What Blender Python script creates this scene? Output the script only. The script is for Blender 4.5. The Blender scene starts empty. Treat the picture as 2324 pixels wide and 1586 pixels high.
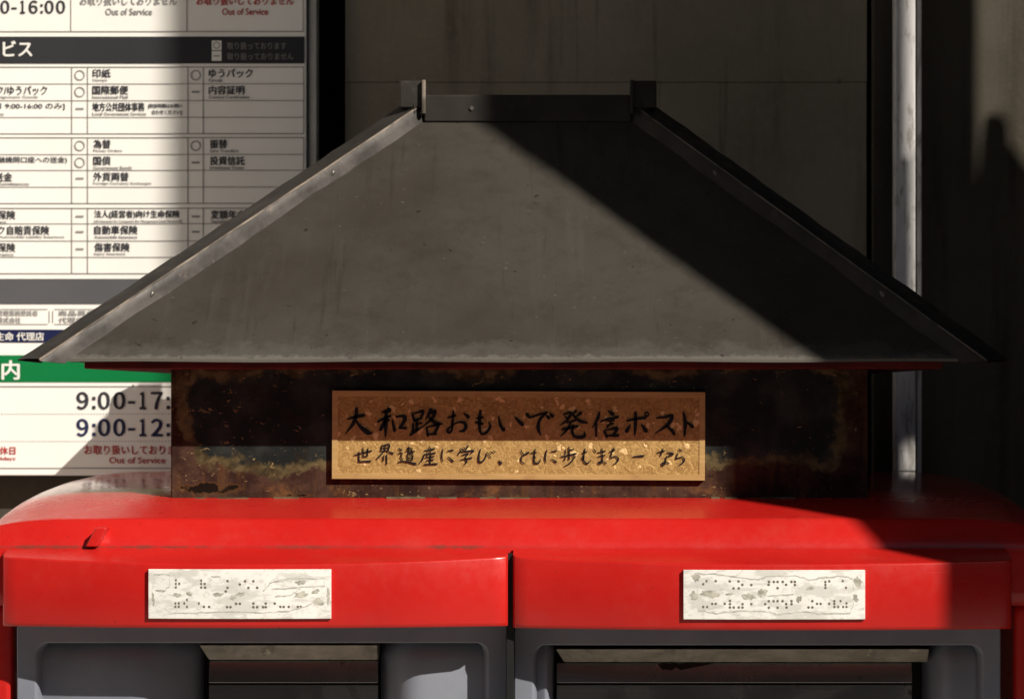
import bpy, bmesh, math, random
from mathutils import Vector, Matrix

random.seed(7)
S = bpy.context.scene
COL = S.collection
R = math.radians

# ------------------------------------------------------------------ camera
# world: x right, y into the picture, z up; the lens stands at (0, -DIST, 0)
DIST, PX = 2.2, 0.00031          # metres to the hood front, metres per photo unit there
AX, AY = 1300.0, 900.0           # where the optical axis meets the photo (units of a 2324-wide photo)
cd = bpy.data.cameras.new('camera')
cam = bpy.data.objects.new('camera', cd)
COL.objects.link(cam)
cam.location = (0, -DIST, 0)
cam.rotation_euler = (R(90), 0, 0)
cd.sensor_width = 36.0
cd.lens = 36.0 * DIST / (2324 * PX)
cd.shift_x = (1162 - AX) / 2324
cd.shift_y = (AY - 793) / 2324
cd.clip_start, cd.clip_end = 0.05, 400
cd.dof.use_dof = True
cd.dof.focus_distance = DIST + 0.10
cd.dof.aperture_fstop = 16.0
S.camera = cam

# ------------------------------------------------------------------ light
SUN_T = 1.07                     # sideways travel of the light per metre of depth
SUN_EL = 35.5
hz = math.hypot(SUN_T, 1.0)
to_sun = Vector((SUN_T / hz * math.cos(R(SUN_EL)), -1 / hz * math.cos(R(SUN_EL)), math.sin(R(SUN_EL))))
w = bpy.data.worlds.new('World')
S.world = w
w.use_nodes = True
nt = w.node_tree
bg = nt.nodes['Background']
sky = nt.nodes.new('ShaderNodeTexSky')
sky.sky_type = 'NISHITA'
sky.sun_disc = False
sky.sun_elevation = R(SUN_EL)
sky.sun_rotation = math.atan2(to_sun.x, to_sun.y)
nt.links.new(sky.outputs['Color'], bg.inputs['Color'])
bg.inputs['Strength'].default_value = 0.05
sl = bpy.data.lights.new('sun', 'SUN')
sl.energy = 5.0
sl.angle = R(0.53)
sl.color = (1.0, 0.93, 0.82)
so = bpy.data.objects.new('sun', sl)
COL.objects.link(so)
so.rotation_euler = to_sun.to_track_quat('Z', 'Y').to_euler()
so.location = (4, -4, 4)
S.view_settings.view_transform = 'Standard'
S.view_settings.look = 'None'
S.view_settings.exposure = 0.35
S.view_settings.gamma = 1.0
S.view_settings.use_curve_mapping = False

# ------------------------------------------------------------------ helpers
def X(px, y): return (px - AX) * PX * (1 + y / DIST)
def Z(py, y): return (AY - py) * PX * (1 + y / DIST)


class N:
    """small helper around a material's node tree"""
    def __init__(s, name):
        s.m = bpy.data.materials.new(name)
        s.m.use_nodes = True
        s.t = s.m.node_tree
        s.b = s.t.nodes['Principled BSDF']
        s.co = s.t.nodes.new('ShaderNodeTexCoord').outputs['Object']

    def new(s, kind, **kw):
        n = s.t.nodes.new(kind)
        for k, v in kw.items():
            setattr(n, k, v)
        return n

    def put(s, sock, v):
        if hasattr(v, 'is_output'):
            s.t.links.new(v, sock)
        elif isinstance(v, (tuple, list)):
            sock.default_value = (*v, 1.0) if len(v) == 3 and sock.type == 'RGBA' else v
        else:
            sock.default_value = v

    def math(s, op, a, b=0.0, c=0.0, clamp=False):
        n = s.new('ShaderNodeMath', operation=op, use_clamp=clamp)
        for i, v in enumerate((a, b, c)):
            s.put(n.inputs[i], v)
        return n.outputs[0]

    def scale(s, v3, co=None):
        n = s.new('ShaderNodeMapping')
        s.put(n.inputs['Vector'], co or s.co)
        n.inputs['Scale'].default_value = v3
        return n.outputs[0]

    def noise(s, scale, detail=4.0, rough=0.55, co=None, dist=0.0, off=0.0):
        n = s.new('ShaderNodeTexNoise')
        c = co or s.co
        if off:
            a = s.new('ShaderNodeVectorMath', operation='ADD')
            s.put(a.inputs[0], c)
            a.inputs[1].default_value = (off, off * 1.7, off * .6)
            c = a.outputs[0]
        s.put(n.inputs['Vector'], c)
        n.inputs['Scale'].default_value = scale
        n.inputs['Detail'].default_value = detail
        n.inputs['Roughness'].default_value = rough
        n.inputs['Distortion'].default_value = dist
        return n.outputs['Fac']

    def voro(s, scale, feature='F1', co=None, rnd=1.0):
        n = s.new('ShaderNodeTexVoronoi', feature=feature)
        s.put(n.inputs['Vector'], co or s.co)
        n.inputs['Scale'].default_value = scale
        n.inputs['Randomness'].default_value = rnd
        return n

    def ramp(s, v, a, b, lo=0.0, hi=1.0):
        n = s.new('ShaderNodeMapRange', interpolation_type='SMOOTHSTEP')
        s.put(n.inputs['Value'], v)
        n.inputs['From Min'].default_value = a
        n.inputs['From Max'].default_value = b
        n.inputs['To Min'].default_value = lo
        n.inputs['To Max'].default_value = hi
        return n.outputs['Result']

    def mix(s, f, a, b, blend='MIX'):
        n = s.new('ShaderNodeMix', data_type='RGBA', blend_type=blend)
        s.put(n.inputs[0], f)
        s.put(n.inputs[6], a)
        s.put(n.inputs[7], b)
        return n.outputs[2]

    def xyz(s):
        n = s.new('ShaderNodeSeparateXYZ')
        s.put(n.inputs[0], s.co)
        return n.outputs

    def bump(s, h, strength=0.2, dist=0.001, prev=None):
        n = s.new('ShaderNodeBump')
        n.inputs['Strength'].default_value = strength
        n.inputs['Distance'].default_value = dist
        s.put(n.inputs['Height'], h)
        if prev is not None:
            s.put(n.inputs['Normal'], prev)
        s.put(s.b.inputs['Normal'], n.outputs[0])
        return n.outputs[0]

    def set(s, color=None, rough=None, metal=None, spec=None, coat=None):
        if color is not None: s.put(s.b.inputs['Base Color'], color)
        if rough is not None: s.put(s.b.inputs['Roughness'], rough)
        if metal is not None: s.put(s.b.inputs['Metallic'], metal)
        if spec is not None: s.put(s.b.inputs['Specular IOR Level'], spec)
        if coat is not None:
            s.put(s.b.inputs['Coat Weight'], coat)
            s.put(s.b.inputs['Coat Roughness'], 0.12)
        return s.m


# ------------------------------------------------------------------ materials
def flat_mat(name, c, rough=0.5, spec=0.4, metal=0.0, vary=0.12, scale=30):
    n = N(name)
    f = n.ramp(n.noise(scale), 0.3, 0.7, 1 - vary, 1 + vary)
    col = n.mix(1.0, c, (1, 1, 1), 'MULTIPLY')
    mul = n.new('ShaderNodeVectorMath', operation='SCALE')
    n.put(mul.inputs[0], col)
    n.put(mul.inputs['Scale'], f)
    return n.set(mul.outputs[0], rough, metal, spec)


def red_paint():
    n = N('red_enamel')
    _, y, z = n.xyz()
    big, fine = n.noise(9, 3), n.noise(140, 5, .6)
    col = n.mix(n.ramp(big, .35, .7), (0.43, 0.0105, 0.008), (0.49, 0.0145, 0.0115))
    scr = n.noise(1, 6, .7, co=n.scale((5, 90, 260)))
    col = n.mix(n.ramp(scr, .66, .76, 0, .30), col, (0.55, 0.11, 0.085))
    chip = n.noise(150, 4, .55, off=3.3)
    col = n.mix(n.ramp(chip, .715, .745, 0, .65), col, (0.13, 0.012, 0.010))
    dust = n.noise(22, 7, .7, off=8)
    col = n.mix(n.ramp(dust, .5, .8, 0, .12), col, (0.42, 0.14, 0.10))
    # grime gathered along the joint between lid and hoods
    j = n.math('ABSOLUTE', n.math('ADD', z, .1078))
    j = n.math('ADD', j, n.math('MULTIPLY', n.math('SUBTRACT', n.noise(60, 5, .7, off=11), .5), .006))
    col = n.mix(n.math('MULTIPLY', n.math('MULTIPLY', n.ramp(j, .0001, .0013, .8, 0), n.ramp(n.noise(7, 3, off=21), .40, .62)), n.math('GREATER_THAN', y, .036)), col, (0.17, 0.035, 0.022))
    wear = n.ramp(y, .10, .22, .30, .10)
    n.set(col, n.math('ADD', wear, n.ramp(fine, .3, .7, -.03, .06)), 0, .40)
    b = n.bump(n.noise(24, 2), .08, .0010)
    n.bump(fine, .06, .0003, b)
    return n.m


def roof_metal():
    n = N('weathered_roof_sheet')
    _, y, z = n.xyz()
    col = n.mix(n.ramp(n.noise(4.5, 5, .6), .36, .66), (0.035, 0.030, 0.025), (0.049, 0.044, 0.037))
    col = n.mix(n.ramp(n.noise(42, 6, .72), .45, .72, 0, .45), col, (0.027, 0.023, 0.019))
    streak = n.noise(1, 6, .7, co=n.scale((60, 4, 4)))
    col = n.mix(n.ramp(streak, .54, .72, 0, .38), col, (0.064, 0.059, 0.051))
    streak2 = n.noise(1, 5, .65, co=n.scale((130, 7, 7)), off=5)
    col = n.mix(n.ramp(streak2, .58, .70, 0, .40), col, (0.024, 0.020, 0.016))
    # paint worn pale along the drip edge and here and there in specks
    ez = n.math('ADD', z, n.math('MULTIPLY', n.math('SUBTRACT', n.noise(48, 6, .65), .5), .034))
    col = n.mix(n.ramp(ez, .031, .042, .55, 0), col, (0.078, 0.074, 0.067))
    e2 = n.math('ADD', z, n.math('MULTIPLY', n.math('SUBTRACT', n.noise(120, 5, .7), .5), .012))
    col = n.mix(n.ramp(e2, .0280, .0312, .6, 0), col, (0.135, 0.125, 0.108))
    sp = n.noise(170, 3, .5, off=5)
    col = n.mix(n.ramp(sp, .70, .76, 0, .6), col, (0.09, 0.083, 0.073))
    sd = n.noise(120, 3, .5, off=15)
    col = n.mix(n.ramp(sd, .70, .76, 0, .7), col, (0.014, 0.011, 0.009))
    scr = n.noise(1, 4, .6, co=n.scale((90, 260, 14)), off=2)
    col = n.mix(n.ramp(scr, .735, .76, 0, .5), col, (0.12, 0.11, 0.10))
    n.set(col, n.ramp(n.noise(40), .3, .7, .62, .8), .0, .10)
    b = n.bump(n.noise(9, 2), .30, .005)
    b = n.bump(n.noise(55, 4, .6), .30, .0011, b)
    n.bump(n.noise(260, 5, .65), .40, .0006, b)
    return n.m


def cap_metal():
    n = N('worn_lit_cap_metal')  # wear mottling over a paler base that carries the sunlit tone
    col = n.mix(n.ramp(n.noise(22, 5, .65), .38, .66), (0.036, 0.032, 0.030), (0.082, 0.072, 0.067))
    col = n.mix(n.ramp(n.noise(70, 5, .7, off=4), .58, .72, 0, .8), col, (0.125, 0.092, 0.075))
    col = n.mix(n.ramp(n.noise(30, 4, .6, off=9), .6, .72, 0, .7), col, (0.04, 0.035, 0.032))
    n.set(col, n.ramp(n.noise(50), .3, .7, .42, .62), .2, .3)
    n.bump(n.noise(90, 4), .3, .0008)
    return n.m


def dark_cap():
    n = N('shaded_cap_sheet')  # shade put into the colour, for caps turned from the sun
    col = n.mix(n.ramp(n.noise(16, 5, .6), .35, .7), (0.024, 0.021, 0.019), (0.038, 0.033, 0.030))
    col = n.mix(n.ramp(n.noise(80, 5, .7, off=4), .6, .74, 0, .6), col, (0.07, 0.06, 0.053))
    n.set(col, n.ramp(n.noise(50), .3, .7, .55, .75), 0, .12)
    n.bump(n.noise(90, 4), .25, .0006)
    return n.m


def rusty_body():
    n = N('rusted_black_lacquer')
    x, y, z = n.xyz()
    wob = n.math('MULTIPLY', n.math('SUBTRACT', n.noise(16, 4, .6), .5), .058)
    fine = n.math('MULTIPLY', n.math('SUBTRACT', n.noise(85, 6, .75), .5), .024)
    cx, hw = -.0415, .250
    cz, hh = -.014, .0385
    dx = n.math('MAXIMUM', n.math('SUBTRACT', n.math('ABSOLUTE', n.math('SUBTRACT', x, cx)), hw - .026), 0)
    dz = n.math('MAXIMUM', n.math('SUBTRACT', n.math('ABSOLUTE', n.math('SUBTRACT', z, cz)), hh - .026), 0)
    d = n.math('SUBTRACT', n.math('SQRT', n.math('ADD', n.math('MULTIPLY', dx, dx), n.math('MULTIPLY', dz, dz))), .026)
    d = n.math('ADD', n.math('ADD', d, wob), fine)
    rust = n.mix(n.ramp(n.noise(50, 6, .7), .35, .68), (0.028, 0.013, 0.010), (0.072, 0.038, 0.026))
    run = n.noise(1, 5, .65, co=n.scale((95, 40, 14)))
    rust = n.mix(n.ramp(run, .52, .68, 0, .8), rust, (0.085, 0.040, 0.016))
    rust = n.mix(n.ramp(n.noise(120, 5, .7, off=6), .56, .7, 0, .7), rust, (0.014, 0.008, 0.006))
    lac = n.mix(n.ramp(n.noise(35, 4), .4, .7), (0.013, 0.015, 0.0145), (0.034, 0.037, 0.034))
    lac = n.mix(n.ramp(n.noise(28, 5, .65, off=2), .55, .7, 0, .7), lac, (0.024, 0.015, 0.008))
    rim = n.mix(n.ramp(n.noise(80, 4), .3, .7), (0.034, 0.024, 0.011), (0.13, 0.10, 0.047))
    col = n.mix(n.ramp(d, -.008, -.002), lac, rim)
    col = n.mix(n.ramp(d, .000, .006), col, rust)
    sp = n.noise(1, 3, .6, co=n.scale((190, 190, 330)), dist=.8)
    dot = n.ramp(n.math('ADD', sp, n.ramp(n.noise(18, 3, off=3), .35, .65, -.045, .02)), .655, .70)
    col = n.mix(n.math('MULTIPLY', dot, .85), col, (0.24, 0.165, 0.075))
    org = n.noise(34, 5, .7, off=14)
    col = n.mix(n.math('MULTIPLY', n.ramp(org, .52, .68, 0, .6), n.ramp(z, -.070, -.062, 1, 0)), col, (0.19, 0.085, 0.030))
    # rusted-through hole and a scab near the bottom edge, left of the plaque
    for (hx, hz_, rx, rz) in ((-.272, -.0688, .021, .0040), (-.206, -.0738, .011, .0013)):
        ex = n.math('DIVIDE', n.math('SUBTRACT', x, hx), rx)
        ez = n.math('DIVIDE', n.math('SUBTRACT', z, hz_), rz)
        e = n.math('ADD', n.math('MULTIPLY', ex, ex), n.math('MULTIPLY', ez, ez))
        e = n.math('ADD', e, n.math('MULTIPLY', n.math('SUBTRACT', n.noise(95, 6, .7, off=7), .5), 5.5))
        col = n.mix(n.ramp(e, .9, 1.7, .5, 0), col, (0.10, 0.045, 0.014))
        col = n.mix(n.ramp(e, .55, .9, .95, 0), col, (0.006, 0.004, 0.003))
    n.set(col, n.ramp(d, -.006, .004, .34, .8), 0, n.ramp(d, -.006, .004, .14, .06))
    h = n.math('ADD', n.noise(130, 6, .7), n.math('MULTIPLY', dot, .4))
    n.bump(h, .45, .0012)
    return n.m


def bronze_field():
    n = N('hammered_bronze')
    warp = n.new('ShaderNodeTexNoise')
    n.put(warp.inputs['Vector'], n.co)
    warp.inputs['Scale'].default_value = 160
    wv = n.new('ShaderNodeVectorMath', operation='MULTIPLY_ADD')
    n.put(wv.inputs[0], warp.outputs['Color'])
    wv.inputs[1].default_value = (.009, .009, .009)
    n.put(wv.inputs[2], n.co)
    _, _, z = n.xyz()
    v = n.voro(165, co=wv.outputs[0])
    cell = n.new('ShaderNodeSeparateColor')
    n.put(cell.inputs[0], v.outputs['Color'])
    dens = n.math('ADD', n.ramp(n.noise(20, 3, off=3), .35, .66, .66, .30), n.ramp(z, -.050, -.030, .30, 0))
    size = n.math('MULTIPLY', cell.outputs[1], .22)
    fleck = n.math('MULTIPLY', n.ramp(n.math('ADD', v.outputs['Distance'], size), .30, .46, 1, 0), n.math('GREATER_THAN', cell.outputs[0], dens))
    grain = n.noise(230, 4, .6, dist=1.4)
    col = n.mix(n.ramp(grain, .38, .64), (0.34, 0.205, 0.066), (0.52, 0.34, 0.122))
    col = n.mix(n.ramp(n.noise(14, 3, off=6), .4, .7, 0, .45), col, (0.40, 0.245, 0.085))
    col = n.mix(n.math('MULTIPLY', fleck, .80), col, (0.84, 0.62, 0.30))
    n.set(col, .55, .3, .3)
    b = n.bump(fleck, .30, .0008)
    n.bump(grain, .55, .0011, b)
    return n.m


def bronze_rim():
    n = N('brushed_bronze_rim')
    col = n.mix(n.ramp(n.noise(1, 5, .6, co=n.scale((25, 60, 300))), .35, .7), (0.50, 0.325, 0.125), (0.60, 0.40, 0.165))
    col = n.mix(n.ramp(n.noise(60, 5), .55, .75, 0, .4), col, (0.34, 0.17, 0.08))
    n.set(col, .45, .3, .4)
    n.bump(n.noise(260, 3), .1, .0003)
    return n.m


def concrete(name, a, b, dark):
    n = N(name)
    col = n.mix(n.ramp(n.noise(5, 6, .6), .3, .7), a, b)
    st = n.noise(1, 6, .65, co=n.scale((28, 28, 2.2)))
    col = n.mix(n.ramp(st, .50, .74, 0, .75), col, dark)
    st2 = n.noise(1, 4, .6, co=n.scale((70, 70, 3.5)), off=4)
    col = n.mix(n.ramp(st2, .62, .72, 0, .55), col, dark)
    blot = n.noise(24, 4, .6, off=12)
    col = n.mix(n.ramp(blot, .70, .75, 0, .6), col, tuple(c * .5 for c in dark))
    col = n.mix(n.ramp(n.noise(170, 5, .7), .45, .8, 0, .3), col, tuple(c * 1.25 for c in b))
    n.set(col, .85, 0, .15)
    bb = n.bump(n.noise(9, 4), .4, .004)
    n.bump(n.noise(230, 5, .65), .3, .0012, bb)
    return n.m


def white_board():
    n = N('printed_white_board')
    col = n.mix(n.ramp(n.noise(10, 4), .35, .7), (0.76, 0.745, 0.71), (0.80, 0.785, 0.75))
    return n.set(col, .35, 0, .4)


def grey_plastic():
    n = N('grey_moulded_plastic')
    col = n.mix(n.ramp(n.noise(14, 4), .35, .7), (0.165, 0.178, 0.215), (0.205, 0.218, 0.255))
    col = n.mix(n.ramp(n.noise(1, 5, .65, co=n.scale((40, 40, 9)), off=3), .56, .75, 0, .45), col, (0.20, 0.185, 0.17))
    n.set(col, n.ramp(n.noise(90, 4), .3, .7, .38, .52), 0, .4)
    n.bump(n.noise(300, 3), .12, .0004)
    return n.m


def steel():
    n = N('grimy_stainless_steel')
    g = n.noise(1, 6, .65, co=n.scale((45, 60, 110)))
    g2 = n.noise(38, 6, .7, off=3, dist=.6)
    col = n.mix(n.ramp(g, .35, .7), (0.22, 0.195, 0.155), (0.34, 0.305, 0.245))
    col = n.mix(n.ramp(g2, .5, .68, 0, .85), col, (0.13, 0.115, 0.09))
    col = n.mix(n.ramp(n.noise(90, 4, .6, off=8), .64, .7, 0, .6), col, (0.50, 0.45, 0.36))
    n.set(col, n.ramp(g2, .3, .7, .3, .5), .25, .5)
    n.bump(g2, .15, .001)
    return n.m


def flap_steel():
    n = N('brushed_steel_flap')
    g = n.noise(1, 4, .5, co=n.scale((6, 40, 500)))
    sm = n.noise(11, 4, .6, off=3, dist=1.2)
    col = n.mix(n.ramp(g, .35, .7), (0.27, 0.265, 0.255), (0.30, 0.295, 0.28))
    col = n.mix(n.ramp(sm, .50, .66, 0, .6), col, (0.19, 0.178, 0.158))
    col = n.mix(n.ramp(n.noise(60, 4, .6, off=9), .69, .73, 0, .7), col, (0.06, 0.045, 0.036))
    n.set(col, n.ramp(sm, .3, .7, .20, .36), .85, .5)
    return n.m


def plate_white():
    n = N('worn_white_plate')
    big = n.noise(1, 4, .6, co=n.scale((36, 36, 100)), dist=.3)
    edge = n.noise(1, 4, .6, co=n.scale((55, 55, 150)), off=5, dist=1.2)
    col = n.mix(n.ramp(n.noise(60, 4), .3, .7), (0.74, 0.725, 0.685), (0.80, 0.785, 0.75))
    col = n.mix(n.ramp(big, .50, .58, 0, .6), col, (0.50, 0.485, 0.445))
    col = n.mix(n.ramp(n.noise(1, 5, .7, co=n.scale((150, 150, 230)), off=9), .52, .62, 0, .5), col, (0.50, 0.485, 0.44))
    col = n.mix(n.ramp(edge, .64, .67, 0, .5), col, (0.42, 0.40, 0.35))
    n.set(col, .5, 0, .35)
    n.bump(big, .2, .0008)
    return n.m


def pipe_paint():
    n = N('pale_pipe_paint')
    col = n.mix(n.ramp(n.noise(1, 5, .6, co=n.scale((60, 60, 7))), .35, .7), (0.56, 0.545, 0.545), (0.74, 0.725, 0.72))
    col = n.mix(n.ramp(n.noise(1, 5, .7, co=n.scale((120, 120, 22)), off=3), .50, .64, 0, .85), col, (0.30, 0.28, 0.255))
    col = n.mix(n.ramp(n.noise(40, 6, .75, off=6), .55, .70, 0, .7), col, (0.22, 0.20, 0.175))
    n.set(col, .5, 0, .35)
    return n.m


RED = red_paint()
ROOF, CAP, RUST = roof_metal(), cap_metal(), rusty_body()
CAPD = dark_cap()
FIELD, RIM = bronze_field(), bronze_rim()
INK = flat_mat('brush_ink', (0.006, 0.006, 0.008), .5, .3)
WALLM = concrete('stained_concrete', (0.19, 0.165, 0.125), (0.26, 0.228, 0.175), (0.095, 0.078, 0.055))
SHADE = concrete('painted_concrete', (0.16, 0.15, 0.13), (0.20, 0.19, 0.165), (0.10, 0.09, 0.075))
DIMW = concrete('grey_concrete', (0.09, 0.083, 0.072), (0.12, 0.112, 0.097), (0.06, 0.053, 0.044))
PALEW = flat_mat('white_bounce_wall', (0.78, 0.75, 0.70), .8, .2, vary=.05)
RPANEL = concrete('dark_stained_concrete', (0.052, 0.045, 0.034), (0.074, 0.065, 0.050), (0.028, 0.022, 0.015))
DARKW = flat_mat('dark_recess_paint', (0.02, 0.018, 0.015), .8, .1)
PAVE = concrete('pavement_concrete', (0.34, 0.32, 0.29), (0.40, 0.375, 0.34), (0.27, 0.25, 0.225))
BOARD = white_board()
EDGE = flat_mat('board_edge_plastic', (0.46, 0.44, 0.40), .5)
GREY, STEEL, PLATE, PIPE = grey_plastic(), steel(), plate_white(), pipe_paint()
STEELF = flap_steel()
TAR = flat_mat('dark_sticky_smear', (0.012, 0.008, 0.007), .35, .4, vary=.5, scale=150)
FASCIA = flat_mat('dark_red_board', (0.075, 0.005, 0.004), .6, .2, vary=.3)
RUBBER = flat_mat('black_rubber', (0.012, 0.012, 0.012), .6, .2)
BLACKP = flat_mat('charcoal_print', (0.028, 0.029, 0.033), .4, .3, vary=.03)
GREYP = flat_mat('slate_print', (0.085, 0.085, 0.092), .4, .3, vary=.03)
NAVYP = flat_mat('navy_print', (0.010, 0.014, 0.060), .4, .3, vary=.03)
GREENP = flat_mat('green_print', (0.002, 0.155, 0.042), .35, .4, vary=.03)
TEXTP = flat_mat('black_ink_print', (0.035, 0.035, 0.045), .5, .2, vary=.03)
FAINTP = flat_mat('grey_ink_print', (0.26, 0.25, 0.25), .5, .2, vary=.03)
REDP = flat_mat('red_ink_print', (0.42, 0.05, 0.045), .5, .2, vary=.03)
WHITEP = flat_mat('white_ink_print', (0.72, 0.71, 0.68), .5, .2, vary=.03)
DIMP = flat_mat('dim_grey_ink_print', (0.20, 0.195, 0.19), .5, .2, vary=.03)
LINEP = flat_mat('rule_line_print', (0.22, 0.21, 0.205), .5, .2, vary=.03)


# ------------------------------------------------------------------ object helpers
def thing(name, loc, label, cat, group=None):
    o = bpy.data.objects.new(name, None)
    COL.objects.link(o)
    o.location = loc
    o.empty_display_size = .1
    o['label'], o['category'] = label, cat
    if group: o['group'] = group
    return o


def link(name, me, mat, parent=None, smooth=False, bevel=0.0, seg=2):
    me.materials.clear()
    me.materials.append(mat)
    o = bpy.data.objects.new(name, me)
    COL.objects.link(o)
    if parent is not None:
        o.parent = parent
        root = parent
        acc = Vector((0, 0, 0))
        while root is not None:
            if root.type == 'EMPTY': acc += Vector(root.location)
            root = root.parent
        o.matrix_parent_inverse = Matrix.Translation(-acc) if parent.type == 'EMPTY' else Matrix.Identity(4)
    if smooth:
        for p in me.polygons: p.use_smooth = True
    if bevel:
        m = o.modifiers.new('bevel', 'BEVEL')
        m.width, m.segments, m.limit_method, m.angle_limit = bevel, seg, 'ANGLE', R(35)
        m.harden_normals = False
        for p in me.polygons: p.use_smooth = True
        e = o.modifiers.new('wn', 'WEIGHTED_NORMAL')
        e.keep_sharp = True
    return o


class MB:
    def __init__(s): s.v, s.f = [], []

    def add(s, vs, fs):
        k = len(s.v)
        s.v += [tuple(v) for v in vs]
        s.f += [tuple(i + k for i in f) for f in fs]
        return s

    def box(s, x0, x1, y0, y1, z0, z1):
        return s.add([(x0, y0, z0), (x1, y0, z0), (x1, y1, z0), (x0, y1, z0), (x0, y0, z1), (x1, y0, z1), (x1, y1, z1), (x0, y1, z1)],
                     [(0, 3, 2, 1), (4, 5, 6, 7), (0, 1, 5, 4), (1, 2, 6, 5), (2, 3, 7, 6), (3, 0, 4, 7)])

    def hexa(s, p):
        """p: four bottom points and four top points, both counter-clockwise from above"""
        return s.add(p, [(0, 3, 2, 1), (4, 5, 6, 7), (0, 1, 5, 4), (1, 2, 6, 5), (2, 3, 7, 6), (3, 0, 4, 7)])

    def disc(s, c, r, y_thick, n=14, ry=None):
        """short cylinder facing the camera (-y)"""
        ry = ry or r
        a = [(c[0] + r * math.cos(2 * math.pi * i / n), c[1] - y_thick, c[2] + ry * math.sin(2 * math.pi * i / n)) for i in range(n)]
        b = [(x, c[1], z) for x, _, z in a]
        fs = [tuple(range(n))] + [(i, i + n, (i + 1) % n + n, (i + 1) % n) for i in range(n)]
        return s.add(a + b, fs)

    def grid(s, rows, close=False):
        n = len(rows[0])
        vs = [p for r in rows for p in r]
        fs = []
        for i in range(len(rows) - 1):
            for j in range(n - 1 + (1 if close else 0)):
                j2 = (j + 1) % n
                fs.append((i * n + j, i * n + j2, (i + 1) * n + j2, (i + 1) * n + j))
        return s.add(vs, fs)

    def build(s, name, mat, parent=None, smooth=False, bevel=0.0, seg=2, fix=True):
        me = bpy.data.meshes.new(name)
        me.from_pydata(s.v, [], s.f)
        if fix:
            bm = bmesh.new()
            bm.from_mesh(me)
            bmesh.ops.recalc_face_normals(bm, faces=bm.faces)
            bm.to_mesh(me)
            bm.free()
        me.update()
        return link(name, me, mat, parent, smooth, bevel, seg)


# ================================================================== SETTING
GROUND = -1.25
g = MB()
g.add([(-60, -80, GROUND), (60, -80, GROUND), (60, 40, GROUND), (-60, 40, GROUND)], [(0, 1, 2, 3)])
go = g.build('ground', PAVE, fix=False)
go['kind'] = 'structure'
TOPZ = 4.2

YW = 0.62                         # face of the building wall
wall = thing('building_wall', (.1, YW, GROUND), 'dim stained concrete wall behind the roofed box, with a vertical panel joint', 'wall')
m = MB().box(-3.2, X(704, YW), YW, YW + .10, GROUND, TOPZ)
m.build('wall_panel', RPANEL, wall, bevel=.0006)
m = MB().box(X(783, YW), X(1967, YW), YW, YW + .10, GROUND, Z(187.5, YW))
m.build('wall_panel', WALLM, wall, bevel=.0006)
m = MB().box(X(783.4, YW), X(1967.6, YW), YW - .0008, YW + .10, Z(187, YW), TOPZ)
m.build('wall_panel', WALLM, wall, bevel=.0006)
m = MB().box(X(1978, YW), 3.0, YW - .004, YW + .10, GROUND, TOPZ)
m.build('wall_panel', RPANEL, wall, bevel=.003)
m = MB().box(-3.2, 3.0, YW + .13, YW + .18, GROUND, TOPZ)
m.build('backing_panel', DARKW, wall)

# added, unseen: slab cutting sky light; wall whose edge throws the big shadow
can = MB().box(-16.0, 3.2, -3.1, YW + .3, TOPZ + .02, TOPZ + .3)
co = can.build('sky_blocker_slab', DARKW, bevel=.004)
co['kind'] = 'structure'

XS = 1.0                          # inner face of the added sun-blocking wall
SW_F = -(XS - .268) / SUN_T       # its front edge, from the shadow on the red hood


def to_side(px, py, y):
    """where the ray from a lit point of the back wall towards the sun passes the sun-blocking wall"""
    x, z = X(px, y), Z(py, y)
    t = (XS - x) / to_sun.x
    return (y + to_sun.y * t, z + to_sun.z * t)


def plate_with_holes(outer, holes, x0, x1):
    bm = bmesh.new()
    es = []
    for loop in [outer] + holes:
        vs = [bm.verts.new((x0, a, b)) for a, b in loop]
        es += [bm.edges.new((vs[i], vs[(i + 1) % len(vs)])) for i in range(len(vs))]
    bmesh.ops.triangle_fill(bm, use_beauty=True, use_dissolve=False, edges=es)
    r = bmesh.ops.extrude_face_region(bm, geom=bm.faces[:])
    for v in [q for q in r['geom'] if isinstance(q, bmesh.types.BMVert)]:
        v.co.x = x1
    bmesh.ops.recalc_face_normals(bm, faces=bm.faces)
    me = bpy.data.meshes.new('sun_blocker_wall')
    bm.to_mesh(me)
    bm.free()
    return me


hole_pipe = [to_side(*q) for q in ((2030, -60, .578), (2091, -60, .578), (2091, 760, .578), (2044, 760, .578), (2043, 350, .578), (2030, 362, .578))]  # added openings, shaped so sun patches land on pipe and wall
hole_pipe2 = [to_side(*q) for q in ((2026, 905, .578), (2034, 905, .578), (2042, 965, .578), (2060, 1003, .578), (2080, 1022, .578), (2080, 1075, .578), (2026, 1075, .578))]
hole_wall = [to_side(*q) for q in ((2176, -120, .62), (2176, 425, .62), (2206, 432, .62), (2212, 350, .62), (2222, 280, .62), (2236, 270, .62), (2246, 290, .62),
                                   (2249, 330, .62), (2324, 432, .62), (2420, 560, .62), (2420, -120, .62))]
sw = plate_with_holes([(SW_F, GROUND), (YW, GROUND), (YW, TOPZ), (SW_F, TOPZ)], [hole_pipe, hole_pipe2, hole_wall], XS, XS + .012)
swo = link('sun_blocker_wall', sw, DIMW)  # added sun blocker, out of view
swo['kind'] = 'structure'

far = MB().box(-30, 26, -16, -13, GROUND, 8.0)  # added out of view to cut low sky light from the front
fo = far.build('added_opposite_block', DIMW)
fo['kind'] = 'structure'
lw = MB().box(-.95, -.80, -.08, YW - .035, GROUND, .85)  # added reflector, out of view: white face bounces sunlight onto the back wall
lo = lw.build('bounce_wall', PALEW)
lo['kind'] = 'structure'

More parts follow.
